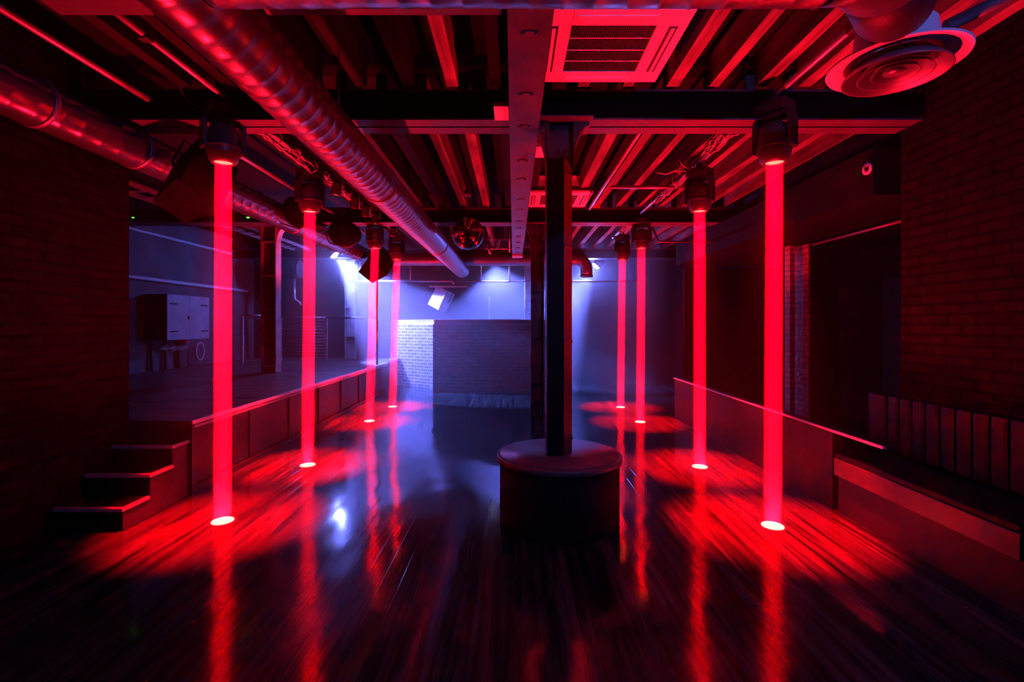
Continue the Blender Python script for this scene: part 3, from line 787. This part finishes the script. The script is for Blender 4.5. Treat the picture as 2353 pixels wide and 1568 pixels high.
# ------------------------------------------------------------------ air-conditioning cassettes
def cassette(x0, y0, zb, label):
    w, dd = .85, .80
    t = thing('air_vent_cassette', label, 'air conditioner', (x0 + w / 2, y0 + dd / 2, zb), 'ceiling air conditioners')
    x1, y1 = x0 + w, y0 + dd
    f = MB()
    a = .18
    f.box(x0, x0 + a, y0, y1, zb, zb + .03, .006).box(x1 - a, x1, y0, y1, zb, zb + .03, .006)
    f.box(x0 + a, x1 - a, y0, y0 + a * .8, zb, zb + .03, .004).box(x0 + a, x1 - a, y1 - a * .8, y1, zb, zb + .03, .004)
    f.build('panel', M['white'], t)
    MB().box(x0 + .06, x1 - .06, y0 + .06, y1 - .06, zb + .031, zb + .24).build('casing', M['white'], t)
    gx0, gx1, gy0, gy1 = x0 + a, x1 - a, y0 + a * .8, y1 - a * .8
    gr = MB()
    n = 46
    for k in range(n):
        xx = gx0 + (gx1 - gx0) * (k + .5) / n
        gr.box(xx - .0025, xx + .0025, gy0 + .001, gy1 - .001, zb + .006, zb + .02)
    gd = gr.build('intake_grille', M['slot'], t)
    b = MB()
    for k in range(1, 4):
        yy = gy0 + (gy1 - gy0) * k / 4
        b.box(gx0 + .001, gx1 - .001, yy - .004, yy + .004, zb + .003, zb + .0055)
    b.build('grille_bars', M['white'], gd)
    MB().box(gx0, gx1, gy0, gy1, zb + .022, zb + .030).build('filter', M['slot'], gd)
    for (ax, ay, bx, by) in ((x0 + .055, y0 + .15, x0 + .105, y1 - .15), (x1 - .105, y0 + .15, x1 - .055, y1 - .15)):
        MB().box(ax, bx, ay, by, zb - .0035, zb - .0005).build('air_slot', M['slot'], t)
        MB().box(ax + .014, bx - .014, ay + .012, by - .012, zb - .009, zb - .004, .002).build('louvre', M['white'], t)
    for (ax, ay, bx, by) in ((x0 + .2, y0 + .045, x1 - .2, y0 + .075), (x0 + .2, y1 - .075, x1 - .2, y1 - .045)):
        MB().box(ax, bx, ay, by, zb - .006, zb - .0005, .002).build('louvre', M['white'], t)
    return t
cassette(.155, 2.66, 3.22, 'large white ceiling air conditioner nearest the top of the photo')
cassette(.19, 6.35, 3.22, 'farther white ceiling air conditioner partly behind the podium column')

t = thing('hanging_rigging_frame', 'small frame of chrome rods and clamps hung right of the mirror ball', 'rigging', (-.25, 8.5, 2.75))
MB().tube([(-.50, 8.5, 2.82), (-.06, 8.5, 2.82)], .012, 8).tube([(-.46, 8.5, 2.98), (-.06, 8.5, 2.98)], .010, 8).tube([(-.07, 8.5, 2.76), (-.07, 8.5, 3.5)], .012, 8).tube([(-.40, 8.5, 2.98), (-.40, 8.5, 3.5)], .010, 8).build('rods', M['pipe'], t)
MB().tube([(-.46, 8.46, 2.92), (-.40, 8.44, 2.72)], .022, 10).build('hook_clamp', M['pipe'], t)
MB().rbox((-.27, 8.47, 2.90), (.05, .06, .16), (0, R(12), 0), .008).build('clamp_body', M['pipe'], t)

# ------------------------------------------------------------------ mirror ball
BC = Vector((-.61, 6.5, 2.71)); br_ = .215
t = thing('hanging_mirror_ball', 'mirror ball hanging under the ceiling right of the big duct', 'mirror ball', BC)
m = MB()
rows = 26
for i in range(rows):
    p0_, p1_ = PI * i / rows + .004, PI * (i + 1) / rows - .004
    n = max(4, int(rows * 2 * math.sin((p0_ + p1_) / 2)))
    for k in range(n):
        a0, a1 = 2 * PI * k / n + .006 / max(.2, math.sin((p0_ + p1_) / 2)), 2 * PI * (k + 1) / n - .006 / max(.2, math.sin((p0_ + p1_) / 2))
        vs = [m.bm.verts.new(BC + Vector((math.sin(p) * math.cos(a), math.sin(p) * math.sin(a), math.cos(p))) * br_) for p, a in ((p0_, a0), (p1_, a0), (p1_, a1), (p0_, a1))]
        try: m.bm.faces.new(vs)
        except ValueError: pass
m.build('mirror_tiles', M['mirror'], t)
MB().lathe([(0, -.209), (.10, -.184), (.18, -.106), (.209, 0), (.18, .106), (.10, .184), (0, .209)], tuple(BC), 40).build('core', M['slot'], t)
MB().cyl(BC + Vector((0, 0, .21)), BC + Vector((0, 0, .30)), .02, 12).cyl(BC + Vector((0, 0, .30)), BC + Vector((0, 0, .50)), .006, 8).build('hanger', M['pipe_black'], t)
MB().cyl(BC + Vector((0, 0, .50)), BC + Vector((0, 0, .574)), .05, 20).build('motor', M['plastic'], t)

# ------------------------------------------------------------------ speakers
def speaker(c, size, rot, label, m='speaker', grp='hanging loudspeakers'):
    t = thing('hanging_speaker', label, 'speaker', (0, 0, 0), grp)
    w, d_, h = size
    MB().prism([(-w / 2, -d_ / 2), (w / 2, -d_ / 2), (w * .36, d_ / 2), (-w * .36, d_ / 2)], 'Z', -h / 2, h / 2).build('cabinet', M[m], t)
    MB().box(-w / 2 + .012, w / 2 - .012, -d_ / 2 - .012, -d_ / 2 - .001, -h / 2 + .012, h / 2 - .012, .004).build('front_grille', M['grille' if m == 'speaker' else m], t)
    MB().tube([(-w / 2 - .001, 0, 0), (-w / 2 - .025, 0, .04), (-w / 2 - .025, 0, h / 2 + .05), (w / 2 + .025, 0, h / 2 + .05), (w / 2 + .025, 0, .04), (w / 2 + .001, 0, 0)], .012, 8).build('bracket', M['pipe_black'], t)
    t.location = c; t.rotation_euler = rot
    return t
speaker((-2.60, 3.98, 2.66), (.36, .36, .52), (R(-20), R(30), R(58)), 'big black speaker tilted out beside the nearest left beam')
speaker((-2.64, 9.4, 2.66), (.46, .42, .52), (R(-30), R(38), R(30)), 'angular black speaker behind the two far left beams')
speaker((-1.72, 11.75, 2.10), (.40, .34, .50), (R(-14), R(22), R(-38)), 'pale speaker hung askew on the pipe above the booth', 'speaker_pale')

def can(c, rot, label, s=1.0):
    t = thing('hanging_scoop_spotlight', label, 'stage lamp', (0, 0, 0), 'round black scoop lamps under the slim duct')
    MB().lathe([(0, .22 * s), (.09 * s, .215 * s), (.16 * s, .17 * s), (.195 * s, .08 * s), (.20 * s, 0), (.192 * s, 0), (.185 * s, .06 * s), (.1 * s, .14 * s), (0, .16 * s)], (0, 0, 0), 36).build('bowl', M['speaker'], t)
    MB().tube([(-.205 * s, 0, .03), (-.22 * s, 0, .15), (-.12 * s, 0, .30), (.12 * s, 0, .30), (.22 * s, 0, .15), (.205 * s, 0, .03)], .01, 8).build('bracket', M['pipe_black'], t)
    t.location = c; t.rotation_euler = rot
can((-2.72, 6.25, 2.98), (R(150), R(18), 0), 'round black scoop lamp just left of the second left beam', 1.05)
can((-2.47, 7.20, 2.90), (R(150), R(12), 0), 'round black scoop lamp between the second and third left beams', 1.15)

# ------------------------------------------------------------------ blue lamps
BLUE = (0.13, 0.17, 1.0)
def blue_lamp(c, target, label, energy, size, halo=0, blend=.4):
    c = Vector(c); tg = Vector(target)
    t = thing('blue_par_spotlight', label, 'stage lamp', (0, 0, 0), 'blue lamps around the booth')
    MB().lathe([(0, .26), (.07, .25), (.10, .20), (.115, .02), (.108, .02), (.10, .04)], (0, 0, 0), 24).build('can', M['plastic'], t)
    MB().lathe([(0, -.035), (.04, -.03), (.08, -.01), (.105, .03)], (0, 0, 0), 24).build('lens', M['lens_blue'], t)
    MB().tube([(-.117, 0, .1), (-.13, 0, .22), (-.08, 0, .33), (.08, 0, .33), (.13, 0, .22), (.117, 0, .1)], .008, 6).build('bracket', M['plastic'], t)
    t.location = c
    t.rotation_euler = (tg - c).to_track_quat('-Z', 'Y').to_euler()
    ld = bpy.data.lights.new('blue_lamp', 'SPOT'); ld.spot_size = R(size); ld.spot_blend = blend; ld.shadow_soft_size = .06; ld.energy = energy; ld.color = BLUE
    lo = bpy.data.objects.new('blue_lamp', ld); COL.objects.link(lo)
    if halo:
        pd = bpy.data.lights.new('blue_glow', 'POINT'); pd.shadow_soft_size = .07; pd.energy = halo; pd.color = BLUE
        po = bpy.data.objects.new('blue_glow', pd); COL.objects.link(po); po.location = c + (tg - c).normalized() * .15
    lo.location = c + (tg - c).normalized() * .05; lo.rotation_euler = (tg - c).to_track_quat('-Z', 'Y').to_euler()
blue_lamp((-4.1, 11.2, 3.08), (-2.1, 11.2, .9), 'bright blue-white lamp over the back of the stage', 10500, 58, 150, .2)
blue_lamp((2.0, 11.9, 2.92), (.4, 11.9, 1.0), 'bright blue-white lamp beside the duct elbow', 4200, 70, 190, .3)
blue_lamp((-.47, 11.55, 3.0), (-.2, 12.2, 1.3), 'blue lamp above the booth hidden behind the crossing duct', 2200, 115)

blue_lamp((2.3, -1.0, 3.05), (-.6, 6.0, 2.6), 'dim blue lamp high behind the viewer', 150, 110)  # unseen lamp added to bring a violet tint into the room

# ------------------------------------------------------------------ stage dressing
t = thing('fuse_cupboard', 'pale two-door cupboard on the stage wall with strap hinges', 'cupboard', (-6.33, 9.2, 1.22))
MB().box(-6.54, -6.16, 8.63, 9.82, 1.22, 2.04).build('body', M['cupboard_dark'], t)
for (a, b, nm) in ((8.63, 9.222, 0), (9.228, 9.82, 1)):
    dr = MB().box(-6.159, -6.13, a, b, 1.22, 2.04, .004).build('door', M['cupboard'], t)
    hy = (a + .06, a + .26) if nm == 0 else (b - .26, b - .06)
    MB().box(-6.129, -6.12, hy[0], hy[1], 1.36, 1.385).box(-6.129, -6.12, hy[0], hy[1], 1.86, 1.885).build('strap_hinge', M['slot'], dr)
    if nm == 0: MB().box(-6.129, -6.11, b - .05, b - .025, 1.60, 1.66).build('knob', M['slot'], dr)
pk = ['dark pipe dropping from under the cupboard, nearest the wall end', 'second dark pipe under the cupboard', 'third dark pipe under the cupboard']
for k, y in enumerate((8.75, 9.1, 9.45)):
    tag(MB().tube([(-6.5, y, .657), (-6.5, y, 1.19)], .03, 10).build('wall_pipe', M['pipe_black']), pk[k], 'pipe', 'dark drop pipes under the cupboard')
rc = random.Random(11); cm = MB()
for c in range(5):
    P = [(-6.42 + rc.uniform(-.03, .03), 8.85 + .12 * k, 1.06 + rc.uniform(-.05, .05) * (1.3 if k % 2 else .5)) for k in range(7)]
    cm.tube(P, .012, 6)
tag(cm.build('hanging_cable_tangle', M['cable_white']), 'tangle of pale cables under the cupboard', 'cables')
tag(MB().tube([(-6.42, 9.98 + .13 * math.sin(a), .95 + .18 * math.cos(a)) for a in [R(-60 + 24 * k) for k in range(16)]], .018, 8).build('hanging_cable_coil', M['cable_white']), 'coil of pale cable hooked right of the cupboard pipes', 'cable coil')
tag(MB().lathe([(0, 0), (.035, 0), (.04, .03), (.03, .07), (0, .075)], (0, 0, 0), 16, Matrix.Translation((-6.53, 9.66, 1.14)) @ Matrix.Rotation(PI / 2, 4, 'Y')).build('socket', M['cable_white']), 'round pale socket under the cupboard', 'socket')

def railing(p0_, p1_, z0, h, label, n=13, posts=2):
    p0_ = Vector(p0_); p1_ = Vector(p1_)
    t = thing('guard_railing', label, 'railing', (p0_ + p1_) / 2 + Vector((0, 0, z0)), 'guard railings on the stage')
    for p in (p0_, p1_):
        MB().box(p.x - .022, p.x + .022, p.y - .022, p.y + .022, z0, z0 + h).build('post', M['col_grey'], t)
    MB().tube([p0_ + Vector((0, 0, z0 + h)), p1_ + Vector((0, 0, z0 + h))], .026, 10).build('top_rail', M['pipe'], t)
    w = MB()
    for k in range(n):
        z = z0 + .07 + (h - .13) * k / max(1, n - 1)
        w.tube([p0_ + Vector((0, 0, z)), p1_ + Vector((0, 0, z))], .011 if n > 3 else .015, 6)
    w.build('infill_bars', M['pipe'], t)
railing((-5.42, 11.35, 0), (-4.36, 11.35, 0), .657, 1.0, 'guard railing with close horizontal bars at the back of the stage')
railing((-5.62, 10.1, 0), (-5.28, 10.4, 0), .657, 1.03, 'short open railing frame left of the stage column', 2)
tag(MB().tube([(-4.34, 11.3, 1.655), (-3.2, 11.3, 1.655)], .022, 8).build('hanging_handrail', M['pipe_black']), 'dark handrail running right from the barred railing', 'handrail')
tag(MB().cyl((-2.87, 10.25, .656), (-2.87, 10.25, 2.5), .022, 12).build('stage_post', M['pipe']), 'slender pale post at the far corner of the stage', 'post')
tag(MB().box(-4.02, -3.985, 7.335, 7.36, 3.105, 3.12).build('hanging_indicator_light', M['glass_green']), 'tiny green indicator light on the beam left of the stage column', 'indicator light')
tag(MB().box(-5.745, -5.725, 7.335, 7.36, 3.105, 3.118).build('hanging_indicator_light', M['glass_green']), 'faint green indicator light at the end of the near left wall', 'indicator light')

# ------------------------------------------------------------------ small ceiling fittings
tag(MB().box(-.14, -.035, 3.42, 3.655, 3.03, 3.06, .003).build('ceiling_junction_box', M['white']), 'small box on the cross beam just left of the girder', 'junction box')
tag(MB().box(.195, .29, 4.17, 4.44, 3.02, 3.06, .003).build('ceiling_junction_box', M['white']), 'box tucked behind the capital of the podium column', 'junction box')
t = thing('hanging_sign', 'tiny white and red sign under the second cross beam', 'sign', (1.22, 7.2, 3.1))
MB().box(1.16, 1.22, 7.19, 7.2, 3.22, 3.28).build('white_half', M['paper'], t)
MB().box(1.221, 1.28, 7.19, 7.2, 3.22, 3.28).build('red_half', M['sign_red'], t)

# ------------------------------------------------------------------ haze, world, camera
hz = MB().box(-5.0, 3.2, 10.0, 12.29, .01, 3.5).build('haze', M['haze'])
tag(hz, 'blue-lit haze hanging over the booth and back of the stage', 'haze', kind='stuff')

w = bpy.data.worlds.new('World'); scene.world = w; w.use_nodes = True
wn = w.node_tree.nodes; wl = w.node_tree.links
wn['Background'].inputs[0].default_value = (0.02, 0.01, 0.05, 1); wn['Background'].inputs[1].default_value = 0.02
vs = wn.new('ShaderNodeVolumeScatter'); vs.inputs['Density'].default_value = 0.0013; vs.inputs['Anisotropy'].default_value = 0.2
wl.new(vs.outputs[0], wn['World Output'].inputs['Volume'])

F = 1120.0
cd = bpy.data.cameras.new('Camera'); cam = bpy.data.objects.new('Camera', cd); COL.objects.link(cam)
cam.location = (0, 0, 1.5); cam.rotation_euler = (PI / 2, 0, 0)
cd.sensor_width = 36; cd.lens = F / 2353 * 36
cd.shift_x = -(1180 - 1176.5) / 2353; cd.shift_y = -(784 - 746) / 2353
cd.clip_start = 0.05
scene.camera = cam

vsn = scene.view_settings
vsn.view_transform = 'Standard'; vsn.look = 'None'; vsn.exposure = 0.0; vsn.gamma = 1.0; vsn.use_curve_mapping = False
cy = scene.cycles
cy.use_denoising = True
cy.max_bounces = 5; cy.diffuse_bounces = 2; cy.glossy_bounces = 3; cy.volume_bounces = 0; cy.transmission_bounces = 2; cy.transparent_max_bounces = 8
cy.sample_clamp_indirect = 25.0; cy.sample_clamp_direct = 0.0
cy.use_light_tree = False
cy.caustics_reflective = False; cy.caustics_refractive = False
